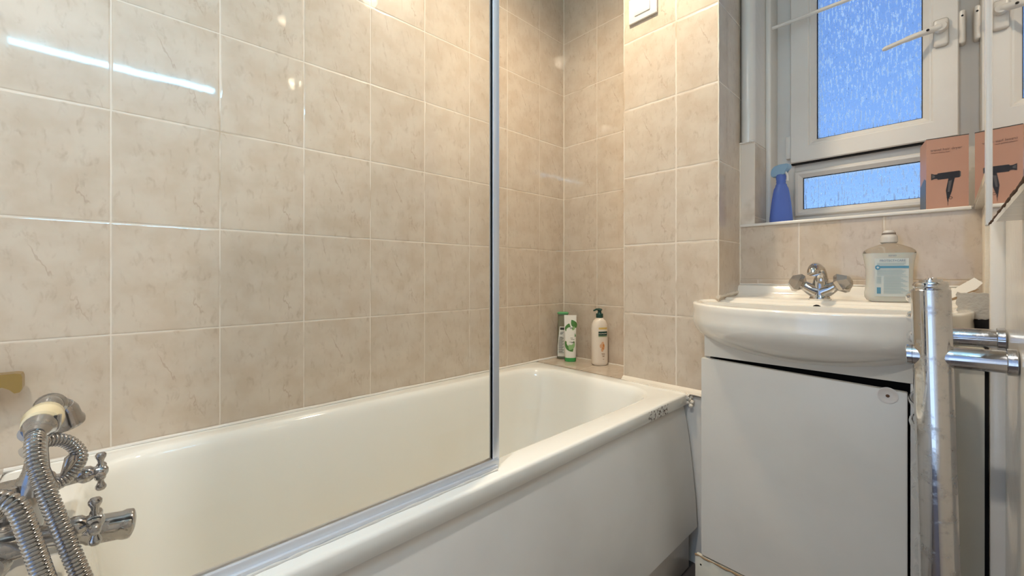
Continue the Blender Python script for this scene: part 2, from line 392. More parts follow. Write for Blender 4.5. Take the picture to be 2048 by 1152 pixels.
# opening sash (bottom hung in view), bevelled glazing bead
SX0, SX1, SZ0, SZ1 = -0.389, 0.020, H+0.400, H+1.25
def mitre_frame(x0, x1, z0, z1, prof):
    """prof: (inset, y) list, swept round the rectangle with mitred corners"""
    b = MB(); rs = []
    for ins, y in prof: rs.append([V3(x0+ins, y, z0+ins), V3(x1-ins, y, z0+ins), V3(x1-ins, y, z1-ins), V3(x0+ins, y, z1-ins)])
    rs.append(rs[0]); return b.rings(rs, False, False)
sash = obj('window_sash', mitre_frame(SX0, SX1, SZ0, SZ1, [(0, WY+0.03), (0, WY-0.016), (0.003, WY-0.02), (0.052, WY-0.02), (0.055, WY-0.018), (0.056, WY-0.014), (0.060, WY-0.014), (0.074, WY-0.002), (0.076, WY+0.012), (0.076, WY+0.03)]), M['upvc'], win, smooth=False)
obj('glass_pane', MB().box(SX0+0.07, SX1-0.07, WY+0.008, WY+0.012, SZ0+0.07, SZ1-0.07), M['rain_glass'], sash, smooth=False)
obj('gasket', mitre_frame(SX0+0.0745, SX1-0.0745, SZ0+0.0745, SZ1-0.0745, [(0, WY+0.007), (0, WY+0.003), (0.0022, WY+0.003), (0.0022, WY+0.007)]), M['dark'], sash, smooth=False)
LX0, LX1, LZ0, LZ1 = -0.380, 0.015, H+0.212, H+0.372
low = obj('window_glazing_bead', mitre_frame(LX0, LX1, LZ0, LZ1, [(0, WY+0.03), (0, WY+0.0), (0.004, WY-0.004), (0.012, WY-0.004), (0.024, WY+0.006), (0.025, WY+0.03)]), M['upvc'], win, smooth=False)
obj('glass_pane', MB().box(LX0+0.02, LX1-0.02, WY+0.014, WY+0.018, LZ0+0.02, LZ1-0.02), M['rain_glass'], low, smooth=False)
obj('gasket', mitre_frame(LX0+0.024, LX1-0.024, LZ0+0.024, LZ1-0.024, [(0, WY+0.013), (0, WY+0.009), (0.002, WY+0.009), (0.002, WY+0.013)]), M['dark'], low, smooth=False)
# weather seal line under the sash
obj('seal', MB().box(SX0+0.002, SX1-0.002, WY-0.012, WY+0.006, SZ0-0.004, SZ0), M['dark'], win, smooth=False)
# espagnolette handle
hx, hz = -0.016, H+0.715
hb = MB().box(hx-0.016, hx+0.016, WY-0.031, WY-0.019, hz-0.05, hz+0.03, 0.008, 4)
hnd = obj('window_handle', hb, M['upvc'], win)
hl = MB().lathe([(0.014, 0), (0.0145, 0.012), (0.012, 0.018), (0.002, 0.020)], (hx, WY-0.031, hz), (0, -1, 0), 24)
hl.tube(spline([(hx, WY-0.042, hz), (hx-0.03, WY-0.047, hz-0.004), (hx-0.07, WY-0.050, hz-0.010), (hx-0.125, WY-0.05, hz-0.020)], 8), [0.011]*3+[0.0095]*6+[0.0085]*8+[0.007]*7+[0.004], 12)
obj('lever', hl, M['upvc'], hnd)
obj('keyhole', MB().lathe([(0.0035, 0), (0.0035, 0.001)], (hx-0.026, WY-0.0565, hz-0.004), (0, -1, 0), 12), M['dark'], hnd)
# hinge covers
k1 = MB().box(0.0195, 0.0325, WY-0.022, WY+0.02, H+0.66, H+0.755, 0.006, 4)
kk = obj('hinge_cover', k1, M['upvc'], win)
obj('screw_hole', MB().lathe([(0.0025, 0), (0.0025, 0.001)], (0.026, WY-0.0222, H+0.737), (0, -1, 0), 12), M['dark'], kk)
obj('hinge_cover', MB().box(-0.404, -0.3895, WY-0.012, WY+0.02, H+0.42, H+0.50, 0.002, 2), M['upvc'], win)

# ================================================================ WALL MIRROR on the right, with its white edge strip
mr = thing('wall_mirror', (MX+0.004, 0.8, H+0.074), 'large frameless wall mirror on the right wall reflecting the window and pink box', 'mirror')
obj('mirror_glass', MB().box(MX, MX+0.004, 0.45, 0.93, H+0.074, CE-0.1), M['mirror'], mr, smooth=False)
obj('mirror_glass', MB().box(MX, MX+0.004, 0.93, WY-0.04, SILL-0.008, CE-0.1), M['mirror'], mr, smooth=False)
obj('joint_strip', MB().box(MX-0.0035, MX+0.002, 0.915, 0.935, H+0.074, CE-0.1, 0.0015, 2), M['gloss_paint'], mr)
e1 = MB(); pts = [V3(MX-0.001, 0.45+i*0.012, H+0.073+random.uniform(-.0006, .0006)) for i in range(38)]
e1.tube(pts, [0.0011*random.uniform(0.5, 1.5) for _ in pts], 6); obj('corroded_edge', e1, M['rust'], mr)

# square lit mirror beside the camera (its light strip is what shines back off the tiles)
lm = thing('lit_mirror', (XR, 0.005, H+0.25), 'square mirror with a cool white light strip along its top edge', 'mirror')
obj('mirror_glass', MB().box(XR-0.02, XR, -0.333, 0.343, H+0.25, H+0.945, 0.002, 2), M['mirror'], lm)
obj('light_strip', MB().box(XR-0.024, XR, -0.333, 0.343, H+0.950, H+0.964, 0.002, 2), M['led'], lm)

# ceiling lamps
def ceiling_lamp(x, y, label):
    t = thing('ceiling_lamp', (x, y, CE), label, 'lamp', )
    obj('lamp_base', MB().lathe([(0.06, 0), (0.06, -0.006), (0.045, -0.008)], (x, y, CE), (0, 0, 1), 32), M['upvc'], t)
    obj('lamp_shade', MB().lathe([(0.001, 0.022), (0.03, 0.021), (0.040, 0.016), (0.044, 0.006)], (x, y, CE), (0, 0, -1), 32), M['lamp_glass'], t)
    return t
ceiling_lamp(-0.746, 0.946, 'round opal glass ceiling lamp over the far half of the bath')
ceiling_lamp(-0.25, -0.35, 'round opal glass ceiling lamp behind the camera')

# ================================================================ BATH
def rrect(x0, x1, y0, y1, r, z, m=8, ns=6, nl=14):
    pts = []; cs = [(x1-r, y0+r, -PI/2), (x1-r, y1-r, 0), (x0+r, y1-r, PI/2), (x0+r, y0+r, PI)]
    for ci, (cx, cy, a0) in enumerate(cs):
        for k in range(m+1): a = a0+PI/2*k/m; pts.append(V3(cx+r*math.cos(a), cy+r*math.sin(a), z))
        nx = cs[(ci+1) % 4]; a1 = nx[2]; p1 = V3(nx[0]+r*math.cos(a1), nx[1]+r*math.sin(a1), z); p0 = pts[-1]
        n = nl if ci % 2 == 0 else ns
        for k in range(1, n): pts.append(p0.lerp(p1, k/n))
    return pts
BX0, BX1, BY0, BY1 = XL+0.0012, -0.590, -0.170, 1.360
RZ = 0.5545
rs = []
for ins, z, r in [(0.012, RZ-0.036, 0.012), (0.003, RZ-0.0375, 0.015), (0.0, RZ-0.034, 0.016), (0.0, RZ-0.007, 0.016), (0.0012, RZ-0.0030, 0.016), (0.004, RZ-0.0006, 0.016), (0.008, RZ, 0.018)]:
    rs.append(rrect(BX0+ins, BX1-ins, BY0+ins, BY1-ins, r, z))
IX0, IX1, IY0, IY1 = XL+0.050, -0.652, -0.065, 1.305
for a, fe, z, r in [(0, 0, RZ+0.0004, .125), (.006, .006, RZ-0.0010, .122), (.013, .013, RZ-0.006, .118), (.019, .02, RZ-0.016, .115), (.024, .028, RZ-0.032, .112), (.034, .045, RZ-0.10, .11), (.046, .07, RZ-0.18, .108), (.058, .10, RZ-0.26, .105), (.068, .13, RZ-0.315, .10), (.082, .155, RZ-0.348, .095), (.105, .185, RZ-0.368, .085), (.15, .23, RZ-0.378, .06), (.21, .32, RZ-0.381, .03)]:
    rs.append(rrect(IX0+a, IX1-a, IY0+a*0.8, IY1-fe, r, z))
bath = thing('bathtub', ((BX0+BX1)/2, (BY0+BY1)/2, 0.0), 'white enamelled bathtub with rust chips on its far outer lip', 'bathtub')
obj('tub', MB().rings(rs, False, True), M['enamel'], bath, angle=50)
# bowed side panel with a separate plinth
prof = [(-0.612, 0.522), (-0.602, 0.520), (-0.592, 0.470), (-0.582, 0.410), (-0.570, 0.310), (-0.561, 0.215), (-0.556, 0.132), (-0.560, 0.128), (-0.60, 0.13)]
pn = MB(); n = 12
for i in range(1): pn.rings([[V3(x, -0.165+(1.345+0.165)*k/n, z) for x, z in prof] for k in range(n+1)])
obj('side_panel', pn, M['panel'], bath, angle=30)
obj('plinth', MB().box(-0.60, -0.574, -0.165, 1.325, 0.004, 0.134, 0.002), M['panel'], bath)
obj('waste', MB().lathe([(0.032, 0), (0.032, 0.004), (0.026, 0.005), (0.02, 0.002), (0.001, 0.002)], (-0.94, 0.12, RZ-0.381), (0, 0, 1), 24), M['chrome'], bath)
# overflow grille high on the far inner end is two small chrome studs
# ================================================================ SHOWER SCREEN
SXP = -0.630
sc = thing('shower_screen', (SXP, 0.2, RZ), 'fixed clear glass shower screen with thin aluminium frame on the bath rim', 'shower screen')
obj('glass_pane', MB().box(SXP-0.003, SXP+0.003, -0.165, 0.545, RZ+0.014, 2.0), M['glass'], sc, smooth=False)
obj('frame_upright', MB().box(SXP-0.008, SXP+0.0055, 0.538, 0.555, RZ+0.003, 2.0, 0.002), M['alu'], sc)
obj('rubber_gasket', MB().box(SXP-0.0033, SXP+0.0033, 0.538, 0.5405, RZ+0.02, 2.0), M['dark'], sc)
br = MB().box(SXP-0.008, SXP+0.008, -0.165, 0.553, RZ+0.003, RZ+0.019, 0.002)
br.box(SXP+0.006, SXP+0.013, -0.165, 0.545, RZ+0.001, RZ+0.008, 0.0015)
obj('bottom_rail', br, M['alu'], sc)
sl = MB(); pts = [V3(SXP+0.014+random.uniform(-.0008, .0008), -0.16+i*0.014, RZ+0.001) for i in range(51)]
sl.tube(pts, [0.0022*random.uniform(0.6, 1.5) for _ in pts], 8); 
ms = paint('mouldy_sealant', (0.62, 0.60, 0.56), 0.5, 0.8, 100, (0.16, 0.13, 0.10)); obj('sealant', sl, ms, sc)

# ================================================================ BATH MIXER WITH SHOWER HANDSET
def cross_handle(mb, c, ax, r=0.024):
    ax = Vector(ax).normalized(); c = Vector(c)
    mb.lathe([(0.008, -0.03), (0.010, -0.026), (0.013, -0.02), (0.012, -0.012), (0.009, -0.008), (0.011, 0), (0.009, 0.006), (0.004, 0.009), (0.0005, 0.0095)], c, ax, 20)
    u = ax.cross(V3(1, 0, 0)).normalized(); v = ax.cross(u).normalized()
    for d in (u, -u, v, -v):
        mb.lathe([(0.0035, 0.004), (0.0042, 0.009), (0.0036, 0.014), (0.0045, 0.019), (0.0068, 0.0235), (0.0070, 0.027), (0.005, 0.030), (0.0005, 0.0312)], c, d, 14)
tp = thing('bath_mixer', (-0.86, -0.115, RZ), 'chrome bath mixer with crosshead handles and handset cradle at the tap end', 'tap')
ZB = H-0.335
b = MB(); b.tube([(-0.975, -0.115, ZB), (-0.965, -0.115, ZB), (-0.755, -0.115, ZB), (-0.745, -0.115, ZB)], [0.016, 0.021, 0.021, 0.016], 24)
for x in (-0.955, -0.765):
    b.lathe([(0.030, 0), (0.030, 0.004), (0.022, 0.008), (0.014, 0.014), (0.013, ZB-RZ)], (x, -0.115, RZ), (0, 0, 1), 24)
b.lathe([(0.030, -0.02), (0.034, 0.0), (0.030, 0.03), (0.022, 0.05), (0.02, 0.056)], (-0.86, -0.112, ZB), (0, 0, 1), 24)
obj('mixer_body', b, M['old_chrome'], tp)
obj('spout', MB().tube(spline([(-0.86, -0.11, ZB-0.016), (-0.86, -0.06, ZB-0.030), (-0.86, -0.035, ZB-0.036), (-0.86, 0.002, ZB-0.042), (-0.86, 0.014, ZB-0.044)], 6), [0.014]*8+[0.016]*4+[0.0195]*6+[0.021]*3+[0.0205, 0.019, 0.016, 0.010], 20), M['old_chrome'], tp)
for x in (-0.955, -0.765):
    v = obj('valve', MB().lathe([(0.0175, 0), (0.0175, 0.035), (0.0150, 0.038), (0.0110, 0.040), (0.010, 0.062)], (x, -0.115, ZB+0.015), (0, 1, 0), 24), M['old_chrome'], tp)
    h_ = MB(); cross_handle(h_, (x, -0.026, ZB+0.015), (0, 1, 0.0)); obj('handle', h_, M['old_chrome'], v)
obj('diverter_lever', MB().tube([(-0.90, -0.07, ZB+0.025), (-0.90, -0.062, ZB+0.045), (-0.90, -0.055, ZB+0.062), (-0.90, -0.053, ZB+0.068)], [0.004, 0.0045, 0.0085, 0.005], 14), M['old_chrome'], tp)
# riser with cradle
b = MB().lathe([(0.024, 0), (0.019, 0.012), (0.013, 0.03), (0.010, 0.055), (0.009, 0.08)], (-0.86, -0.088, ZB+0.04), (0, 0.06, 1), 20)
b.tube([(-0.825, -0.090, H-0.205), (-0.84, -0.086, H-0.212), (-0.86, -0.083, H-0.214), (-0.88, -0.080, H-0.212)], [0.010, 0.013, 0.013, 0.010], 16)
for s_ in (1,): b.tube(spline([(-0.83, -0.085, H-0.215), (-0.83, -0.085+s_*0.018, H-0.208), (-0.83, -0.085+s_*0.021, H-0.188)], 5), 0.004, 8)
obj('handset_cradle', b, M['old_chrome'], tp)

hs = thing('shower_handset', (-0.86, -0.08, H-0.197), 'telephone style chrome shower handset with a cream collar resting on the mixer cradle', 'shower head')
obj('grip', MB().lathe([(0.009, -0.01), (0.0115, 0.0), (0.0130, 0.012), (0.0165, 0.020), (0.0165, 0.026), (0.0145, 0.030)], (-0.80, -0.080, H-0.200), (-1, 0.02, 0.05), 24), M['old_chrome'], hs)
obj('collar', MB().lathe([(0.0130, 0.0), (0.0185, 0.004), (0.0205, 0.022), (0.0185, 0.044), (0.0140, 0.050)], (-0.828, -0.0794, H-0.1985), (-1, 0.02, 0.08), 24), M['cream_plastic'], hs)
hd = MB().tube(spline([(-0.872, -0.0786, H-0.195), (-0.895, -0.078, H-0.190), (-0.918, -0.077, H-0.194), (-0.932, -0.076, H-0.210)], 6), [0.0135]*5+[0.0150]*5+[0.018]*4+[0.021, 0.023, 0.024, 0.0245, 0.025], 22)
hd.lathe([(0.022, 0), (0.027, 0.008), (0.030, 0.022), (0.033, 0.027), (0.033, 0.031), (0.028, 0.032)], (-0.928, -0.0765, H-0.196), (-0.25, 0.05, -1), 28)
obj('spray_head', hd, M['old_chrome'], hs)

hose_pts = [(-0.80, -0.080, H-0.201), (-0.776, -0.079, H-0.208), (-0.762, -0.076, H-0.230), (-0.750, -0.067, H-0.262), (-0.735, -0.055, H-0.300), (-0.722, -0.040, H-0.350), (-0.712, -0.020, H-0.415), (-0.700, 0.0, H-0.455),
            (-0.695, -0.020, H-0.46), (-0.695, -0.045, H-0.41), (-0.695, -0.062, H-0.345), (-0.695, -0.073, H-0.295), (-0.698, -0.085, H-0.250), (-0.712, -0.105, H-0.240), (-0.745, -0.122, H-0.248), (-0.79, -0.122, H-0.275), (-0.82, -0.115, H-0.30)]
loop_pts = [(-0.875, -0.098, H-0.245), (-0.893, -0.080, H-0.238), (-0.905, -0.060, H-0.248), (-0.905, -0.047, H-0.274), (-0.902, -0.060, H-0.300), (-0.885, -0.088, H-0.308)]
def ribbed(pts):
  sp = spline(pts, 40)
  # resample evenly
  acc = [0]
  for i in range(1, len(sp)): acc.append(acc[-1]+(sp[i]-sp[i-1]).length)
  step = 0.0012; out = []; j = 0; n_ = int(acc[-1]/step)
  for i in range(n_+1):
    d = i*step
    while j < len(acc)-2 and acc[j+1] < d: j += 1
    f = (d-acc[j])/max(1e-9, acc[j+1]-acc[j]); out.append(sp[j].lerp(sp[j+1], min(1, f)))
  return MB().tube(out, [(0.0093, 0.0093, 0.0093, 0.0076)[i % 4] for i in range(len(out))], 14)
hose = obj('shower_hose', ribbed(hose_pts), M['old_chrome'], angle=75)
tag(hose, 'long ribbed chrome shower hose hanging in a loop from handset to mixer', 'hose')
hose2 = obj('feed_hose', ribbed(loop_pts), M['old_chrome'], angle=75)
tag(hose2, 'short ribbed chrome hose curling behind the handset cradle', 'hose')

# brass rail end on the left wall
bk = thing('brass_bracket', (XL, -0.20, H-0.20), 'aged brass bracket arm fixed to the left tiled wall above the taps', 'bracket')
pb = [(-0.30, 0.018), (-0.150, 0.018), (-0.143, 0.016), (-0.141, 0.010), (-0.141, -0.012), (-0.144, -0.019), (-0.151, -0.020), (-0.157, -0.012), (-0.166, -0.006), (-0.18, -0.012), (-0.20, -0.045), (-0.23, -0.06), (-0.30, -0.06)]
obj('arm', MB().prism(pb, 0.030, lambda a, b_, c: (XL+0.022+c, a, H-0.205+b_)), M['brass'], bk, angle=50)
obj('wall_plate', MB().box(XL, XL+0.024, -0.32, -0.20, H-0.27, H-0.18, 0.004), M['brass'], bk)

# ================================================================ VANITY CABINET
CX0, CX1, CY = -0.487, 0.0, 1.200
cb = thing('vanity_cabinet', (-0.24, 1.36, 0), 'white vanity cabinet with one sagging door and missing knob under the basin', 'cabinet')
b = MB().box(CX0+0.004, CX0+0.02, CY+0.018, YB-0.003, 0.14, 0.745); b.box(-0.056, CX1+0.005, CY+0.014, YB-0.003, 0.0, 0.80)
b.box(CX0+0.02, CX1, CY+0.05, YB-0.003, 0.14, 0.156); b.box(CX0+0.02, CX1, YB-0.02, YB-0.003, 0.14, 0.745)
obj('carcass', b, M['white_laminate'], cb, smooth=False)
obj('interior_shade', MB().box(CX0+0.021, -0.06, CY+0.045, CY+0.06, 0.15, 0.72), M['dark'], cb, smooth=False)  # black sheet behind the door: cabinet-inside shade put into the colour
obj('fascia', MB().box(CX0+0.006, 0.004, CY+0.012, CY+0.03, 0.712, 0.866, 0.001), M['white_laminate'], cb)
# door sags to the right: top edge leaves a widening black gap
dr = MB(); zt = 0.7075
pd = [(CX0+0.003, 0.148), (-0.060, 0.140), (-0.060, zt-0.0135), (CX0+0.003, zt)]
dr.prism(pd, 0.018, lambda a, b_, c: (a, CY-0.003+c, b_))
bmesh.ops.bevel(dr.bm, geom=list(dr.bm.edges), offset=0.0012, segments=2, affect='EDGES')
door = obj('door', dr, M['white_laminate'], cb)
kx, kz = -0.090, 0.683
kx = (0.6208*1.0-0.7272)/(0.6864+0.6577)*CY if False else -0.0905
obj('knob_mark', MB().lathe([(0.0175, 0), (0.0175, 0.0006), (0.016, 0.0009), (0.0145, 0.0003), (0.002, 0.0003)], (kx, CY-0.003, kz), (0, -1, 0), 32), paint('knob_ring_mark', (0.66, 0.60, 0.54), 0.35, 0.02), door)
obj('knob_hole', MB().lathe([(0.0035, 0), (0.0032, 0.0012), (0.001, 0.0014)], (kx, CY-0.003, kz-0.001), (0, -1, 0), 14), M['rust'], door)
pl = MB().box(CX0-0.012, 0.0, CY-0.008, CY+0.010, 0.004, 0.143, 0.0015)
plo = obj('plinth', pl, M['cream_laminate'], cb)
sw = MB(); pts = [V3(CX0-0.012+i*0.012, CY-0.0075+random.uniform(-.001, .001), 0.1435+random.uniform(-.0012, .0018)) for i in range(41)]
sw.tube(pts, [0.0022*random.uniform(0.6, 1.6) for _ in pts], 7); obj('swollen_edge', sw, M['chipboard'], plo, smooth=False)
obj('screw_hole', MB().lathe([(0.0025, 0), (0.0025, 0.0006)], (CX0+0.004, CY-0.008, 0.122), (0, -1, 0), 12), M['dark'], plo)
# filler board between cabinet and wall
fl = thing('filler_board', (0.03, CY+0.02, 0), 'tall cream filler board between the vanity cabinet and right wall', 'board')
obj('board', MB().box(0.008, 0.047, CY+0.004, CY+0.02, 0.003, 0.80), M['cream_laminate'], fl, smooth=False)
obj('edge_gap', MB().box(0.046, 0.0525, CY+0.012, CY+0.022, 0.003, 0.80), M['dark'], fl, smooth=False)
obj('edge_strip', MB().box(0.0035, 0.009, CY+0.001, CY+0.02, 0.60, 0.80, 0.001), M['gloss_paint'], fl)

# ================================================================ BASIN
BCX = -0.252
def outline(f=1.0, ff=1.0, back=1.535, zc=0.0, n=72, side=1.325, hw=0.290, front=1.118):
    """plan of the basin: f scales the width, ff the forward reach"""
    pts = []
    h = hw*f; fy = side-(side-front)*ff
    m = 40
    for k in range(m+1):            # front arc from right to left
        a = PI*k/m; pts.append((BCX+h*math.cos(a), side-(side-fy)*math.sin(a)**0.80))
    bl = BCX-h; brr = BCX+h
    for k in range(1, 9): pts.append((bl+min(0.032, h)*k/8*f, side+(back-side)*k/8))
    e0 = pts[-1][0]; e1_ = brr-min(0.008, h)
    for k in range(1, 15): pts.append((e0+(e1_-e0)*k/14, back))
    for k in range(1, 8): pts.append((e1_+(brr-e1_)*k/8, back+(side-back)*k/8))
    return pts
bs = thing('wash_basin', (BCX, 1.4, 0.73), 'white ceramic semi-recessed wash basin with bowed front set in the cabinet', 'basin')
DZ = H-0.068      # deck height
R0 = H-0.0735      # rim height at the sides
def ring(f, ff, z, back=1.548, zfun=None, side=1.325):
    return [V3(x, y, (zfun(x, y) if zfun else z)) for x, y in outline(f, ff, back, side=side)]
rs = []
# underside, from the bottom up
K = 12
for k in range(K+1):
    t = 1-k/K; z = 0.713+(1-t)**1.0*0.112
    f = max(0.05, (1-t**2.7))**0.5; ff = 0.42+0.58*(1-t**2.2)
    rs.append(ring(min(1, 0.12+0.88*f), min(0.985, ff), z, back=1.54))
rimz = lambda x, y: R0-0.008*max(0, (1.325-y)/0.2)
rs.append([V3(x, y, rimz(x, y)-0.020) for x, y in outline(0.995, 0.99, 1.546)])
rs.append([V3(x, y, rimz(x, y)-0.005) for x, y in outline(1.0, 1.0, 1.548)])
rs.append([V3(x, y, rimz(x, y)-0.0015) for x, y in outline(0.998, 0.992, 1.548)])
rs.append([V3(x, y, rimz(x, y)) for x, y in outline(0.99, 0.97, 1.547)])
rs.append([V3(x, y, rimz(x, y)+0.0003) for x, y in outline(0.955, 0.90, 1.546)])
# inner bowl: the back moves forward to leave the tap deck
for f, ff, bk_, dz in [(0.93, 0.86, 1.415, -0.001), (0.91, 0.82, 1.40, -0.006), (0.89, 0.78, 1.39, -0.020), (0.84, 0.68, 1.375, -0.06), (0.74, 0.50, 1.36, -0.10), (0.5, 0.25, 1.35, -0.125), (0.2, 0.05, 1.34, -0.13)]:
    rs.append([V3(x, y, rimz(x, y)+dz) for x, y in outline(f, ff, bk_, side=1.325)])
obj('bowl', MB().rings(rs, True, True), M['ceramic'], bs, angle=70)
# raised tap deck and back upstand
up = MB(); prof = [(1.408, -0.003), (1.413, 0.002), (1.425, 0.0055), (1.50, 0.0065), (1.520, 0.010), (1.530, 0.020), (1.536, 0.038), (1.542, 0.043), (1.5525, 0.043), (1.5525, -0.01), (1.412, -0.01)]
xs = [-0.500, -0.497]+[-0.49+0.51*i/10 for i in range(11)]+[0.030, 0.034]
up.rings([[V3(x, y, R0+z) for y, z in prof] for x in xs])
obj('tap_deck', up, M['ceramic'], bs, angle=50)
obj('overflow_hole', MB().lathe([(0.0115, 0), (0.0115, 0.004)], (-0.250, 1.393, R0-0.0175), (0, -1, 0.2), 20), M['dark'], bs)
# caulk strip and grout band above the upstand
struct('trim_15', MB().box(-0.493, 0.03, YB-0.003, YB+0.001, H-0.028, H-0.013), M['tile_ledge'], smooth=False)
bead('trim_16', (-0.495, YB-0.001, H-0.0275), (0.035, YB-0.001, H-0.0275), 0.003, M['gloss_paint'], 40)
bead('trim_17', (PX1+0.001, PY-0.01, 0.874), (-0.497, YB-0.01, 0.885), 0.005, M['caulk'], 16, 0.001)

# broken corner at the right of the basin: bare plaster, black hole, tile shard
hole = thing('broken_corner', (0.045, 1.45, 0.82), 'broken plaster with a black hole at the right end of the basin', 'wall damage')
def jag(x0, x1, z0, z1, y, n=9, j=0.004):
    p = []
    for k in range(n): p.append((x0+(x1-x0)*k/n, z0+random.uniform(-j, j)))
    for k in range(n): p.append((x1+random.uniform(-j/2, j/2), z0+(z1-z0)*k/n))
    for k in range(n): p.append((x1-(x1-x0)*k/n, z1+random.uniform(-j, j)))
    for k in range(n): p.append((x0+random.uniform(-j/2, j/2), z1-(z1-z0)*k/n))
    return p
obj('bare_plaster', MB().prism(jag(0.012, 0.066, 0.845, 0.905, 0), 0.03, lambda a, b_, c: (a, 1.335+c, b_)), M['plaster'], hole, smooth=False)
obj('black_hole', MB().prism(jag(0.006, 0.060, 0.812, 0.848, 0, 9, 0.003), 0.02, lambda a, b_, c: (a, 1.333+c, b_)), M['dark'], hole, smooth=False)
sh = thing('tile_shard', (0.02, 1.38, 0.90), 'broken white tile shard leaning in the corner above the basin hole', 'tile shard')
a = math.radians(28)
def shard(a_, b_, c): return (-0.004+a_*math.cos(a)-0.0*b_, 1.36+c*0.6+b_*0.3, 0.885+a_*math.sin(a)+b_*0.9)
obj('glazed_face', MB().prism([(0, 0), (0.05, 0.002), (0.062, 0.012), (0.048, 0.032), (0.02, 0.024), (-0.012, 0.006)], 0.006, shard), M['ceramic'], sh, smooth=False)
obj('broken_edge', MB().prism([(0.0, -0.005), (0.025, -0.007), (0.056, -0.001), (0.052, 0.003), (0.02, 0.001), (0.0, 0.0)], 0.006, shard), M['chipboard'], sh, smooth=False)

# ================================================================ BASIN TAP
TX, TY, TZ = -0.253, 1.447, R0+0.0065
bt = thing('basin_mixer', (TX, TY, TZ), 'small chrome basin mixer tap with two faceted clear knobs', 'tap')
b = MB().lathe([(0.0255, 0), (0.0255, 0.003), (0.0235, 0.006), (0.0215, 0.018), (0.0205, 0.03), (0.018, 0.042), (0.015, 0.055), (0.013, 0.062)], (TX, TY, TZ+0.002), (0, 0, 1), 28, 1.0, 0.85)
for s_ in (-1, 1): b.tube([(TX+s_*0.006, TY, TZ+0.022), (TX+s_*0.024, TY-0.002, TZ+0.031), (TX+s_*0.038, TY-0.004, TZ+0.041)], [0.021, 0.0165, 0.0135], 18)
mbody = obj('tap_body', b, M['chrome'], bt)
obj('spout', MB().tube(spline([(TX+0.004, TY+0.002, TZ+0.045), (TX+0.003, TY-0.004, TZ+0.070), (TX, TY-0.020, TZ+0.086), (TX-0.003, TY-0.045, TZ+0.090), (TX-0.004, TY-0.062, TZ+0.080), (TX-0.004, TY-0.066, TZ+0.072)], 6), [0.0165]*4+[0.015]*8+[0.0140]*8+[0.0142]*6+[0.0135]*5, 20), M['chrome'], bt)
obj('base_ring', MB().lathe([(0.027, -0.001), (0.027, 0.0022), (0.024, 0.0024)], (TX, TY, TZ), (0, 0, 1), 28, 1.0, 0.9), M['ceramic'], bt)
for s_ in (-1, 1):
    # seven-sided faceted knob
    c0 = V3(TX+s_*0.036, TY-0.004, TZ+0.0395); ax = V3(s_*0.85, -0.25, 0.42).normalized()
    obj('knob', MB().lathe([(0.012, -0.001), (0.0265, 0.010), (0.0285, 0.020), (0.014, 0.038), (0.0005, 0.040)], c0, ax, 6), M['acrylic'], bt, smooth=False)

# ================================================================ HAND SOAP BOTTLE
SBX, SBY = -0.108, 1.458; SBZ = R0+0.007
so = thing('soap_bottle', (SBX, SBY, SBZ), 'clear hand wash bottle with blue printed label standing on the basin deck', 'bottle')
def flat_bottle(prof, cx, cy, cz, depth, n=40, e=3.0, ang=0.0, ws=1.0):
    rs = []
    for hw_, z, dd in prof:
        r = []; hw_ *= ws
        for k in range(n):
            t = 2*PI*k/n; c_, s_ = math.cos(t), math.sin(t)
            x = math.copysign(abs(c_)**(2/e), c_)*hw_; y = math.copysign(abs(s_)**(2/e), s_)*depth*dd
            r.append(V3(cx+x*math.cos(ang)-y*math.sin(ang), cy+x*math.sin(ang)+y*math.cos(ang), cz+z))
        rs.append(r)
    return MB().rings(rs)
SA = 0.35
clear = mat('soap_bottle_plastic', (0.78, 0.76, 0.68), 0.12, 0, **{'Transmission Weight': 0.45, 'IOR': 1.3})
liquid = mat('cloudy_liquid_soap', (0.82, 0.81, 0.75), 0.15, 0, **{'Transmission Weight': 0.35, 'IOR': 1.3, 'Subsurface Weight': 0.2})
bprof = [(0.044, 0, .9), (0.052, 0.004, 1), (0.057, 0.012, 1), (0.058, 0.024, 1), (0.054, 0.042, 1), (0.0535, 0.06, 1), (0.0545, 0.085, 1), (0.058, 0.108, 1), (0.0615, 0.126, 1)]
obj('filled_body', flat_bottle(bprof, SBX, SBY, SBZ, 0.024, ang=SA, ws=0.86), liquid, so)
obj('clear_shoulder', flat_bottle([(0.0615, 0.126, 1), (0.0595, 0.132, 1), (0.050, 0.139, .95), (0.032, 0.146, .8), (0.020, 0.150, .72), (0.016, 0.1515, 0.66)], SBX, SBY, SBZ, 0.024, ang=SA, ws=0.86), mat('clear_plastic', (0.80, 0.76, 0.70), 0.06, 0, **{'Transmission Weight': 0.85, 'IOR': 1.25}), so)
cpm = mat('translucent_cap', (0.78, 0.74, 0.68), 0.2, 0, **{'Transmission Weight': 0.3})
obj('cap', MB().lathe([(0.0145, 0), (0.0175, 0.003), (0.0175, 0.014), (0.0165, 0.019), (0.013, 0.0235), (0.012, 0.031), (0.009, 0.034), (0.001, 0.0345)], (SBX, SBY, SBZ+0.1515), (0, 0, 1), 24), cpm, so)
obj('cap_slot', MB().lathe([(0.0140, 0.0), (0.0140, 0.0045)], (SBX, SBY, SBZ+0.1745), (0, 0, 1), 24), mat('slot_grey', (0.22, 0.18, 0.15), 0.4), so)
def sb(x, y, z): # label plane on the front of the bottle
    yy = -0.0246-z; x *= 0.86
    return (SBX+x*math.cos(SA)-yy*math.sin(SA), SBY+x*math.sin(SA)+yy*math.cos(SA), SBZ+y)
blue = mat('label_blue', (0.10, 0.30, 0.46), 0.5); pale = mat('label_pale_blue', (0.40, 0.52, 0.56), 0.5)
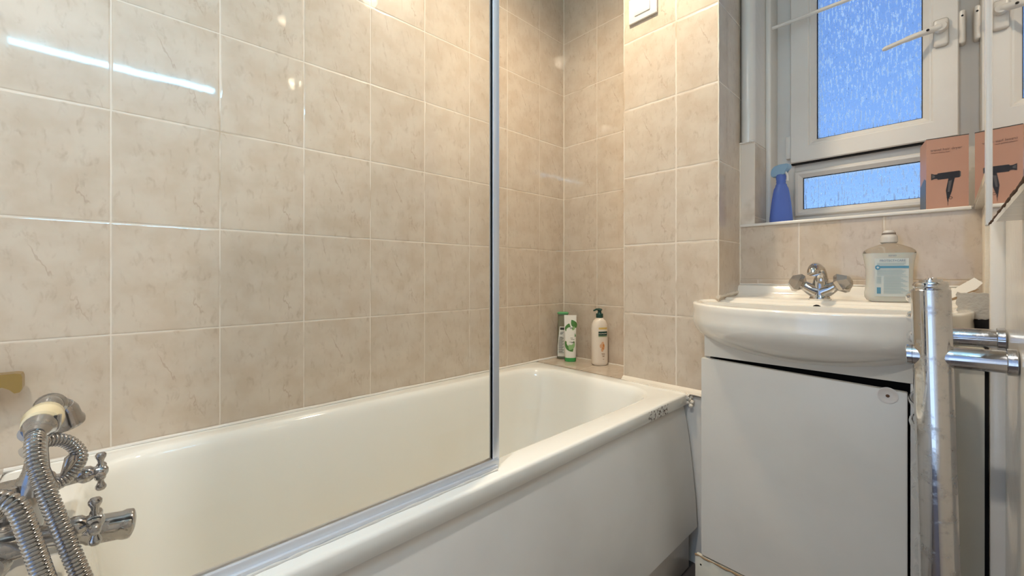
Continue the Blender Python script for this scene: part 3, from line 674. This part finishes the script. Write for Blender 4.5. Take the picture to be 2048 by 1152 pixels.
navy = mat('label_grey_blue', (0.22, 0.30, 0.40), 0.5); ph = mat('label_backing', (0.62, 0.67, 0.66), 0.5)
obj('label_backing', MB().prism([(-0.041, 0.014), (0.037, 0.014), (0.037, 0.112), (-0.041, 0.112)], 0.0002, lambda a_, b_, c: sb(a_, b_, c)), ph, so, smooth=False)
lb = MB().prism([(-0.040, 0.0865), (0.037, 0.0865), (0.037, 0.0925), (-0.040, 0.0925)], 0.0006, lambda a_, b_, c: sb(a_, b_, c+0.0002))
obj('label_bar', lb, blue, so, smooth=False); lb = MB()
lb.prism([(-0.034+0.0062*math.cos(t*PI/10), 0.0885+0.0062*math.sin(t*PI/10)) for t in range(20)], 0.0009, lambda a_, b_, c: sb(a_, b_, c+0.0002))
obj('label_roundel', lb, blue, so, smooth=False); lb = MB()
lb.prism([(-0.036, 0.021), (-0.027, 0.021), (-0.027, 0.037), (-0.036, 0.037)], 0.0006, lambda a_, b_, c: sb(a_, b_, c+0.0002))
obj('label_barcode', lb, blue, so, smooth=False)
wc = MB().prism([(-0.037, 0.0877), (-0.031, 0.0877), (-0.031, 0.0893), (-0.037, 0.0893)], 0.0004, lambda a_, b_, c: sb(a_, b_, c+0.0012))
wc.prism([(-0.0348, 0.0855), (-0.0332, 0.0855), (-0.0332, 0.0915), (-0.0348, 0.0915)], 0.0004, lambda a_, b_, c: sb(a_, b_, c+0.0012))
obj('label_cross', wc, mat('label_white', (0.8, 0.85, 0.86), 0.5), so, smooth=False)
tx = MB(); add_text(tx, 'PROTECT+CARE', 0.0080, lambda x, y, z: sb(x, y+0.1035, z+0.0006), 'CENTER')
add_text(tx, 'carex', 0.0085, lambda x, y, z: sb(-x, y+0.117, z+0.0006), 'CENTER')
obj('label_title', tx, navy, so, smooth=False)
ln = MB()
for k, z in enumerate([0.0985, 0.0955, 0.0815, 0.0785, 0.0755, 0.0725, 0.0685]):
    ln.prism([(-0.036, z), (0.030-0.004*(k % 3), z), (0.030-0.004*(k % 3), z+0.0014), (-0.036, z+0.0014)], 0.0004, lambda a_, b_, c: sb(a_, b_, c+0.0004))
for k in range(15):
    z = 0.064-0.003*k; ln.prism([(-0.020, z), (0.034-0.005*((k*7) % 4), z), (0.034-0.005*((k*7) % 4), z+0.0013), (-0.020, z+0.0013)], 0.0004, lambda a_, b_, c: sb(a_, b_, c+0.0004))
for k in range(6):
    z = 0.063-0.003*k; ln.prism([(-0.037, z), (-0.026, z), (-0.026, z+0.0013), (-0.037, z+0.0013)], 0.0004, lambda a_, b_, c: sb(a_, b_, c+0.0004))
obj('label_print', ln, pale, so, smooth=False)

# ================================================================ TOILETRIES ON THE LEDGE
LZ = LEDGE+0.001
green = mat('green_plastic', (0.04, 0.30, 0.07), 0.25); lgreen = mat('leaf_green', (0.07, 0.20, 0.04), 0.45); mgreen = mat('mint_leaf_green', (0.26, 0.44, 0.18), 0.45)
ink = mat('black_ink', (0.03, 0.035, 0.03), 0.5)
# 1 clear bottle with green cap
cx, cy = -1.236, 1.494
sh1 = thing('shampoo_bottle', (cx, cy, LZ), 'clear shampoo bottle with green lid in the corner behind the tube', 'bottle')
A1 = math.radians(38)
obj('bottle_body', flat_bottle([(0.024, 0, .9), (0.0275, 0.004, 1), (0.0285, 0.02, 1), (0.0275, 0.07, 1), (0.0245, 0.13, .95), (0.0235, 0.175, .9), (0.0235, 0.205, .9), (0.022, 0.208, .85)], cx, cy, LZ, 0.016, ang=A1), mat('grey_green_plastic', (0.30, 0.29, 0.20), 0.12, 0, **{'Transmission Weight': 0.35, 'IOR': 1.35}), sh1)
obj('lid', flat_bottle([(0.0235, 0.206, 1), (0.0265, 0.209, 1.1), (0.0265, 0.214, 1.1), (0.020, 0.217, .9)], cx, cy, LZ, 0.017, ang=A1), mat('lid_green', (0.12, 0.40, 0.16), 0.25), sh1)
def p1(x, y, z):
    yy = -0.0164-z; return (cx+x*math.cos(A1)-yy*math.sin(A1), cy+x*math.sin(A1)+yy*math.cos(A1), LZ+y)
obj('label', MB().prism([(-0.0245, 0.012), (0.022, 0.012), (0.022, 0.15), (-0.015, 0.15), (-0.019, 0.11), (-0.024, 0.06)], 0.0003, p1), mat('label_offwhite', (0.72, 0.70, 0.62), 0.4), sh1, smooth=False)
l1 = MB().prism([(-0.013, 0.135), (0.006, 0.135), (0.006, 0.146), (-0.013, 0.146)], 0.0003, lambda a_, b_, c: p1(a_, b_, c+0.0005))
for k in range(22):
    z = 0.123-0.0045*k
    if k in (3, 4): continue
    l1.prism([(-0.012-0.008*min(1, k/10), z), (0.004-0.003*(k % 3), z), (0.004-0.003*(k % 3), z+0.0018), (-0.012-0.008*min(1, k/10), z+0.0018)], 0.0003, lambda a_, b_, c: p1(a_, b_, c+0.0005))
obj('label_print', l1, ink, sh1, smooth=False)
# 2 white tube with leaves, standing on its green cap
cx2, cy2 = -1.177, 1.474; A2 = math.radians(40)
tb = thing('cream_tube', (cx2, cy2, LZ), 'white conditioner tube with green leaves standing on its green cap', 'tube')
obj('cap', flat_bottle([(0.024, 0, 1), (0.0255, 0.002, 1), (0.0255, 0.016, 1), (0.025, 0.0165, 1)], cx2, cy2, LZ, 0.019, ang=A2), green, tb)
tubew = mat('white_tube_plastic', (0.80, 0.77, 0.69), 0.25)
obj('tube_body', flat_bottle([(0.0248, 0.0165, 1), (0.0255, 0.03, .95), (0.0262, 0.08, .80), (0.0268, 0.13, .55), (0.0274, 0.18, .22), (0.0276, 0.198, .07), (0.0276, 0.207, .06)], cx2, cy2, LZ, 0.0185, ang=A2, e=2.3), tubew, tb)
def p2(x, y, z):      # follows the tapering front of the tube
    f = 1.0-max(0, min(1, (y-0.02)/0.18))*0.9
    xx = max(-0.999, min(0.999, x/0.0275)); yy = -(0.0190*f*(1-abs(xx)**2.3)**(1/2.3)+0.0006+z)
    return (cx2+x*math.cos(A2)-yy*math.sin(A2), cy2+x*math.sin(A2)+yy*math.cos(A2), LZ+y)
def leaf(mb, x, y, L_, W_, ang_, dz=0.0):
    n = 10; rows = []
    for side in (1, -1):
        row = []
        for k in range(n+1):
            t = k/n; u = (t-0.5)*L_; v = side*1.45*W_*math.sin(PI*t)**0.8*(1-0.25*t)
            X = x+u*math.cos(ang_)-v*math.sin(ang_); Y = y+u*math.sin(ang_)+v*math.cos(ang_); row.append((X, Y))
        rows.append(row)
    vs = [[mb.bm.verts.new(p2(*(Vector(rows[0][k]).lerp(Vector(rows[1][k]), j/4)), 0.0004+dz)) for j in range(5)] for k in range(n+1)]
    for k in range(n):
        for j in range(4):
            try: mb.bm.faces.new((vs[k][j], vs[k+1][j], vs[k+1][j+1], vs[k][j+1]))
            except ValueError: pass
l2 = MB(); leaf(l2, -0.011, 0.150, 0.042, 0.010, 1.3); leaf(l2, 0.016, 0.168, 0.042, 0.010, 2.1); leaf(l2, 0.010, 0.122, 0.036, 0.008, 2.5); leaf(l2, -0.006, 0.068, 0.058, 0.013, 2.2)
obj('leaf_print', l2, lgreen, tb, smooth=False)
l3 = MB(); leaf(l3, 0.006, 0.072, 0.046, 0.011, 1.1, 0.0003); obj('pale_leaf_print', l3, mgreen, tb, smooth=False); l3 = MB(); leaf(l3, 0.014, 0.148, 0.02, 0.005, 1.1, 0.0003); obj('pale_leaf_print', l3, mgreen, tb, smooth=False)
for z, x0_, x1_ in [(0.150, -0.001, 0.011), (0.146, -0.002, 0.012), (0.104, 0.0, 0.012), (0.098, 0.002, 0.018), (0.086, -0.004, 0.020), (0.083, 0.004, 0.018)]:
    l4 = MB(); l4.rings([[V3(*p2(x0_+(x1_-x0_)*j/4, z+dz_, 0.0010)) for dz_ in (0, 0.0018)] for j in range(5)], False, False, False)
    obj('print_line', l4, ink, tb, smooth=False)
# 3 pump bottle
cx3, cy3 = -1.043, 1.508; A3 = math.radians(60)
pbt = thing('pump_bottle', (cx3, cy3, LZ), 'cream body wash bottle with dark green pump head on the tiled ledge', 'bottle')
creamw = mat('cream_bottle', (0.82, 0.72, 0.60), 0.22)
obj('bottle_body', flat_bottle([(0.030, 0, .9), (0.0345, 0.004, 1), (0.0355, 0.012, 1), (0.0358, 0.08, 1), (0.0355, 0.155, 1), (0.033, 0.175, 1), (0.026, 0.190, .9), (0.018, 0.197, .8), (0.0150, 0.199, .72), (0.0148, 0.203, .7)], cx3, cy3, LZ, 0.027, ang=A3, e=2.4), creamw, pbt)
dg_ = mat('dark_green_plastic', (0.008, 0.05, 0.04), 0.25)
pm = MB().lathe([(0.0150, 0), (0.0155, 0.001), (0.0155, 0.016), (0.0145, 0.018), (0.009, 0.020), (0.0075, 0.028), (0.011, 0.032), (0.0125, 0.036), (0.008, 0.0395), (0.001, 0.040)], (cx3, cy3, LZ+0.203), (0, 0, 1), 24)
pm.tube([(cx3, cy3, LZ+0.239), (cx3-0.012, cy3-0.006, LZ+0.2385), (cx3-0.024, cy3-0.011, LZ+0.232)], [0.0055, 0.0045, 0.0030], 10)
obj('pump_head', pm, dg_, pbt)
def p3(x, y, z):
    xx = max(-0.999, min(0.999, x/0.0358)); yy = -(0.027*(1-abs(xx)**2.4)**(1/2.4)+0.0004+z)
    return (cx3+x*math.cos(A3)-yy*math.sin(A3), cy3+x*math.sin(A3)+yy*math.cos(A3), LZ+y)
def curved_patch(mb, x0_, x1_, z0_, z1_, pf, dz=0, n=8):
    mb.rings([[V3(*pf(x0_+(x1_-x0_)*j/n, z, dz)) for z in (z0_, z1_)] for j in range(n+1)], False, False, False)
yl = MB(); curved_patch(yl, -0.016, 0.024, 0.155, 0.163, p3); obj('yellow_band', yl, mat('label_yellow', (0.72, 0.50, 0.14), 0.4), pbt, smooth=False)
dk = MB(); curved_patch(dk, -0.017, 0.025, 0.128, 0.146, p3); obj('brand_panel', dk, dg_, pbt, smooth=False)
gb = MB(); curved_patch(gb, -0.017, 0.025, 0.123, 0.127, p3); obj('green_band', gb, mat('label_sage', (0.24, 0.34, 0.16), 0.4), pbt, smooth=False)
t3 = MB(); add_text(t3, 'PALMOLIVE', 0.0072, lambda x, y, z: p3(x-0.016, y+0.1345, z+0.0006)); obj('brand_name', t3, mat('label_cream_text', (0.8, 0.78, 0.65), 0.4), pbt, smooth=False)
og = mat('label_orange', (0.62, 0.22, 0.05), 0.5); pc = mat('label_peach', (0.72, 0.42, 0.24), 0.5)
of = MB()
for (x, y, r_) in [(0.002, 0.092, 0.007), (-0.006, 0.084, 0.006), (0.004, 0.078, 0.008), (0.0, 0.068, 0.006)]:
    of.rings([[V3(*p3(x+r_*q_*math.cos(t*PI/6), y+1.5*r_*q_*math.sin(t*PI/6), 0.0003*(1-q_))) for t in range(12)] for q_ in (1, 0.5, 0.05)], False, True)
obj('flower_print', of, pc, pbt, smooth=False)
oc = MB()
for (x, y, r_) in [(0.006, 0.086, 0.004), (0.003, 0.074, 0.003)]:
    oc.rings([[V3(*p3(x+r_*q_*math.cos(t*PI/6), y+1.8*r_*q_*math.sin(t*PI/6), 0.0007)) for t in range(12)] for q_ in (1, 0.5, 0.05)], False, True)
obj('flower_centre_print', oc, og, pbt, smooth=False)
for z, a0_, a1_ in [(0.050, -0.004, 0.012), (0.046, -0.002, 0.012), (0.040, 0.0, 0.011), (0.037, 0.001, 0.010), (0.026, 0.002, 0.009)]:
    t4 = MB(); curved_patch(t4, a0_, a1_, z, z+0.0022, p3, 0.0001, 4); obj('print_line', t4, M['brown_ink'], pbt, smooth=False)

# ================================================================ WINDOW SILL THINGS
# pink hair dryer carton
BR = math.radians(10); bxo = V3(-0.0415, 1.562, SILL+0.001); BWd, BH = 0.0775, 0.186
pk = thing('hair_dryer_box', bxo, 'pink travel hair dryer carton standing on the right end of the window sill', 'box')
def bp_(x, z, o_=0.0): # front face coordinates
    return (bxo.x+x*math.cos(BR)+o_*math.sin(BR), bxo.y+x*math.sin(BR)-o_*math.cos(BR), bxo.z+z)
pink = paint('salmon_card', (0.50, 0.27, 0.19), 0.5, 0.02, 50)
obj('carton', MB().rings([[V3(*bp_(x, z, -o_)) for x, o_ in ((0, 0), (BWd, 0), (BWd, 0.085), (-0.0, 0.085))] for z in (0, BH)]), pink, pk, smooth=False)
te = MB().rings([[V3(*bp_(x, z, -o_)) for x, o_ in ((0, -0.0004), (BWd+0.0004, -0.0004), (BWd+0.0004, 0.004), (0, 0.004))] for z in (BH-0.0012, BH+0.0005)]); obj('lid_edge', te, ink, pk, smooth=False)
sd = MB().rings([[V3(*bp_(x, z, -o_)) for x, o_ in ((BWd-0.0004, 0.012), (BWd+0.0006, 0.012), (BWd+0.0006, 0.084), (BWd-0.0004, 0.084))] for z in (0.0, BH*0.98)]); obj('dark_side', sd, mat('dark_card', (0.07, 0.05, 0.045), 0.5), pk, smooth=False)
fl_ = MB().prism([(0.006, 0.0), (0.08, 0.0), (0.08, 0.070), (0.025, 0.085), (0.006, 0.078)], 0.0005, lambda a_, b_, c: (bxo.x-a_*math.sin(BR)-(c)*math.cos(BR), bxo.y+a_*math.cos(BR)-c*math.sin(BR), bxo.z+b_))
obj('side_print', fl_, mat('slate_print', (0.10, 0.13, 0.18), 0.5), pk, smooth=False)
blk = mat('printed_black', (0.018, 0.015, 0.018), 0.4); dgr = mat('printed_dark_grey', (0.10, 0.09, 0.09), 0.4)
dry = MB()
def fp(poly, d=0.0004, o_=0.0001): dry.prism(poly, d, lambda a_, b_, c: bp_(a_, b_, o_+c))
fp([(0.022, 0.076), (0.060, 0.0775), (0.0615, 0.078), (0.0615, 0.094), (0.060, 0.0945), (0.022, 0.093), (0.0205, 0.0915), (0.0205, 0.0775)])
fp([(0.009, 0.0765), (0.0155, 0.079), (0.021, 0.079), (0.021, 0.0905), (0.0155, 0.0905), (0.009, 0.0935)])
fp([(0.041, 0.077), (0.0525, 0.078), (0.047, 0.042), (0.0425, 0.026), (0.038, 0.026), (0.038, 0.030), (0.0365, 0.046)])
fp([(0.0385, 0.026), (0.0415, 0.026), (0.041, 0.016), (0.0395, 0.016)]); fp([(0.0397, 0.016), (0.0405, 0.016), (0.0402, 0.006), (0.0398, 0.006)])
ringp = [(0.045+0.0035*math.cos(t*PI/8), 0.026+0.0035*math.sin(t*PI/8)) for t in range(17)]
for i_ in range(16):
    a0_, a1_ = ringp[i_], ringp[i_+1]; c_ = (0.045, 0.026)
    fp([a0_, a1_, (c_[0]+(a1_[0]-c_[0])*0.78, c_[1]+(a1_[1]-c_[1])*0.78), (c_[0]+(a0_[0]-c_[0])*0.78, c_[1]+(a0_[1]-c_[1])*0.78)])
obj('dryer_print', dry, blk, pk, smooth=False)
dg2 = MB().prism([(0.011, 0.081), (0.016, 0.083), (0.016, 0.087), (0.011, 0.0905)], 0.0003, lambda a_, b_, c: bp_(a_, b_, 0.0007+c))
obj('nozzle_print', dg2, dgr, pk, smooth=False); dg2 = MB()
dg2.prism([(0.0415, 0.070), (0.0475, 0.072), (0.043, 0.042), (0.0395, 0.042)], 0.0003, lambda a_, b_, c: bp_(a_, b_, 0.0007+c))
obj('handle_print', dg2, dgr, pk, smooth=False); dg2 = MB()
dg2.prism([(0.0615, 0.079), (0.0635, 0.080), (0.0635, 0.0925), (0.0615, 0.0935)], 0.0003, lambda a_, b_, c: bp_(a_, b_, 0.0001+c))
obj('back_cap_print', dg2, dgr, pk, smooth=False)
t5 = MB(); add_text(t5, 'travel hair dryer', 0.0092, lambda x, y, z: bp_(0.008+x*0.95, y+0.152, 0.0003+z)); add_text(t5, 'compact folding dryer', 0.0040, lambda x, y, z: bp_(0.0085+x, y+0.1465, 0.0003+z))
obj('title_print', t5, mat('printed_brown', (0.20, 0.10, 0.07), 0.5), pk, smooth=False)
# blue spray bottle
sx_, sy_ = -0.392, 1.628; sz_ = SILL+0.001
sb_ = thing('spray_bottle', (sx_, sy_, sz_), 'translucent blue spray cleaner bottle at the left end of the window sill', 'bottle')
bl = mat('blue_bottle_plastic', (0.16, 0.26, 0.72), 0.2, 0, **{'Transmission Weight': 0.35, 'IOR': 1.3, 'Subsurface Weight': 0.0})
obj('bottle_body', flat_bottle([(0.031, 0, 1), (0.0335, 0.004, 1), (0.033, 0.02, 1), (0.028, 0.07, .95), (0.023, 0.105, .85), (0.0205, 0.118, .8), (0.0165, 0.126, .72), (0.0155, 0.132, .68)], sx_, sy_, sz_, 0.022, ang=0.5), bl, sb_)
obj('neck', MB().lathe([(0.0135, 0.130), (0.0145, 0.134), (0.0135, 0.138), (0.0145, 0.142), (0.0135, 0.146), (0.0145, 0.150), (0.015, 0.160), (0.013, 0.166)], (sx_, sy_, sz_), (0, 0, 1), 24), bl, sb_)
th = MB(); hp = [(-0.024, 0.160), (-0.030, 0.172), (-0.028, 0.186), (-0.018, 0.197), (0.0, 0.200), (0.026, 0.198), (0.030, 0.190), (0.028, 0.182), (0.018, 0.178), (0.014, 0.164), (-0.005, 0.162)]
th.prism(hp, 0.022, lambda a_, b_, c: (sx_+a_*math.cos(-0.3)-(c-0.011)*math.sin(-0.3), sy_+a_*math.sin(-0.3)+(c-0.011)*math.cos(-0.3), sz_+b_))
bmesh.ops.bevel(th.bm, geom=list(th.bm.edges), offset=0.002, segments=2, affect='EDGES')
obj('spray_head', th, mat('pale_blue_plastic', (0.30, 0.47, 0.62), 0.3), sb_)
tg = MB().tube(spline([(sx_+0.012, sy_-0.003, sz_+0.176), (sx_+0.020, sy_-0.006, sz_+0.160), (sx_+0.020, sy_-0.006, sz_+0.142)], 5), 0.0032, 8); obj('trigger', tg, M['upvc'], sb_)

# curtain wire / rod across the recess
rd = thing('curtain_rod', (RX+0.02, 1.69, H+0.893), 'thin white curtain rod spanning the window recess', 'curtain rod')
obj('rod', MB().tube([(RX+0.006, 1.69, H+0.885), (-0.22, 1.70, H+0.890), (MX-0.001, 1.70, H+0.895)], 0.0062, 14), M['gloss_paint'], rd)
obj('hook', MB().tube(spline([(RX+0.001, 1.694, H+0.868), (RX+0.012, 1.69, H+0.862), (RX+0.014, 1.688, H+0.878), (RX+0.010, 1.686, H+0.893)], 5), 0.003, 8), M['gloss_paint'], rd)

# switched outlet plate at the top of the pillar
spz = H+0.943
spur = thing('switch_plate', (-0.73, PY, spz), 'white switch plate high on the tiled pillar', 'switch')
obj('plate', MB().box(-0.810, -0.700, PY-0.009, PY, spz-0.026+0.005, spz+0.07, 0.003, 3), M['upvc'], spur)
obj('rocker', MB().box(-0.785, -0.725, PY-0.0125, PY-0.008, spz+0.0, spz+0.05, 0.002, 2), M['upvc'], spur)

# ================================================================ TOWEL RADIATOR
RXc, RY0, RY1 = -0.0187, 0.972, 1.155
rt = H-0.022
ra = thing('towel_radiator', (RXc, RY0, H-0.13), 'chrome ladder towel radiator with bowed rails seen edge-on in front of the cabinet', 'radiator')
for y in (RY0, RY1):
    u = obj('upright', MB().lathe([(0.0225, 0), (0.0240, 0.0015), (0.0240, rt-0.10-0.0015), (0.0225, rt-0.10)], (RXc, y, 0.10), (0, 0, 1), 40, 1, 0.88), M['rad_chrome'], ra)
    obj('end_cap', MB().lathe([(0.021, 0), (0.0205, 0.002), (0.0215, 0.004), (0.0215, 0.009), (0.0195, 0.0115), (0.0135, 0.012), (0.0135, 0.0155), (0.006, 0.016), (0.005, 0.0185), (0.001, 0.019)], (RXc, y, rt), (0, 0, 1), 32), M['rad_chrome'], u)
for z in (-0.038, -0.074, -0.110, -0.225, -0.265, -0.355, -0.395, -0.50, -0.54, -0.66, -0.70):
    pts = [V3(RXc-0.004-0.021*math.sin(PI*k/20), RY0+(RY1-RY0)*k/20, H+z) for k in range(21)]
    obj('rail', MB().tube(pts, 0.0105, 16), M['rad_chrome'], ra)
for y, bz in ((RY0, 0.132), (RY1, 0.116)):
    bk_ = obj('wall_bracket', MB().tube([(-0.042, y, H-bz), (XR-0.001, y, H-bz)], 0.0172, 28), M['rad_chrome'], ra)
    obj('flange', MB().lathe([(0.0175, 0), (0.0200, 0.001), (0.0205, 0.010), (0.0185, 0.0115)], (XR-0.0125, y, H-bz), (1, 0, 0), 28), M['rad_chrome'], bk_)
    obj('clamp_cap', MB().lathe([(0.0150, 0), (0.0168, 0.001), (0.0168, 0.0075), (0.0150, 0.0090), (0.010, 0.0090), (0.009, 0.0075), (0.001, 0.0075)], (-0.0415, y, H-bz), (-1, 0, 0), 28), M['rad_chrome'], bk_)
ra.rotation_euler = (0, math.radians(-1.3), 0)
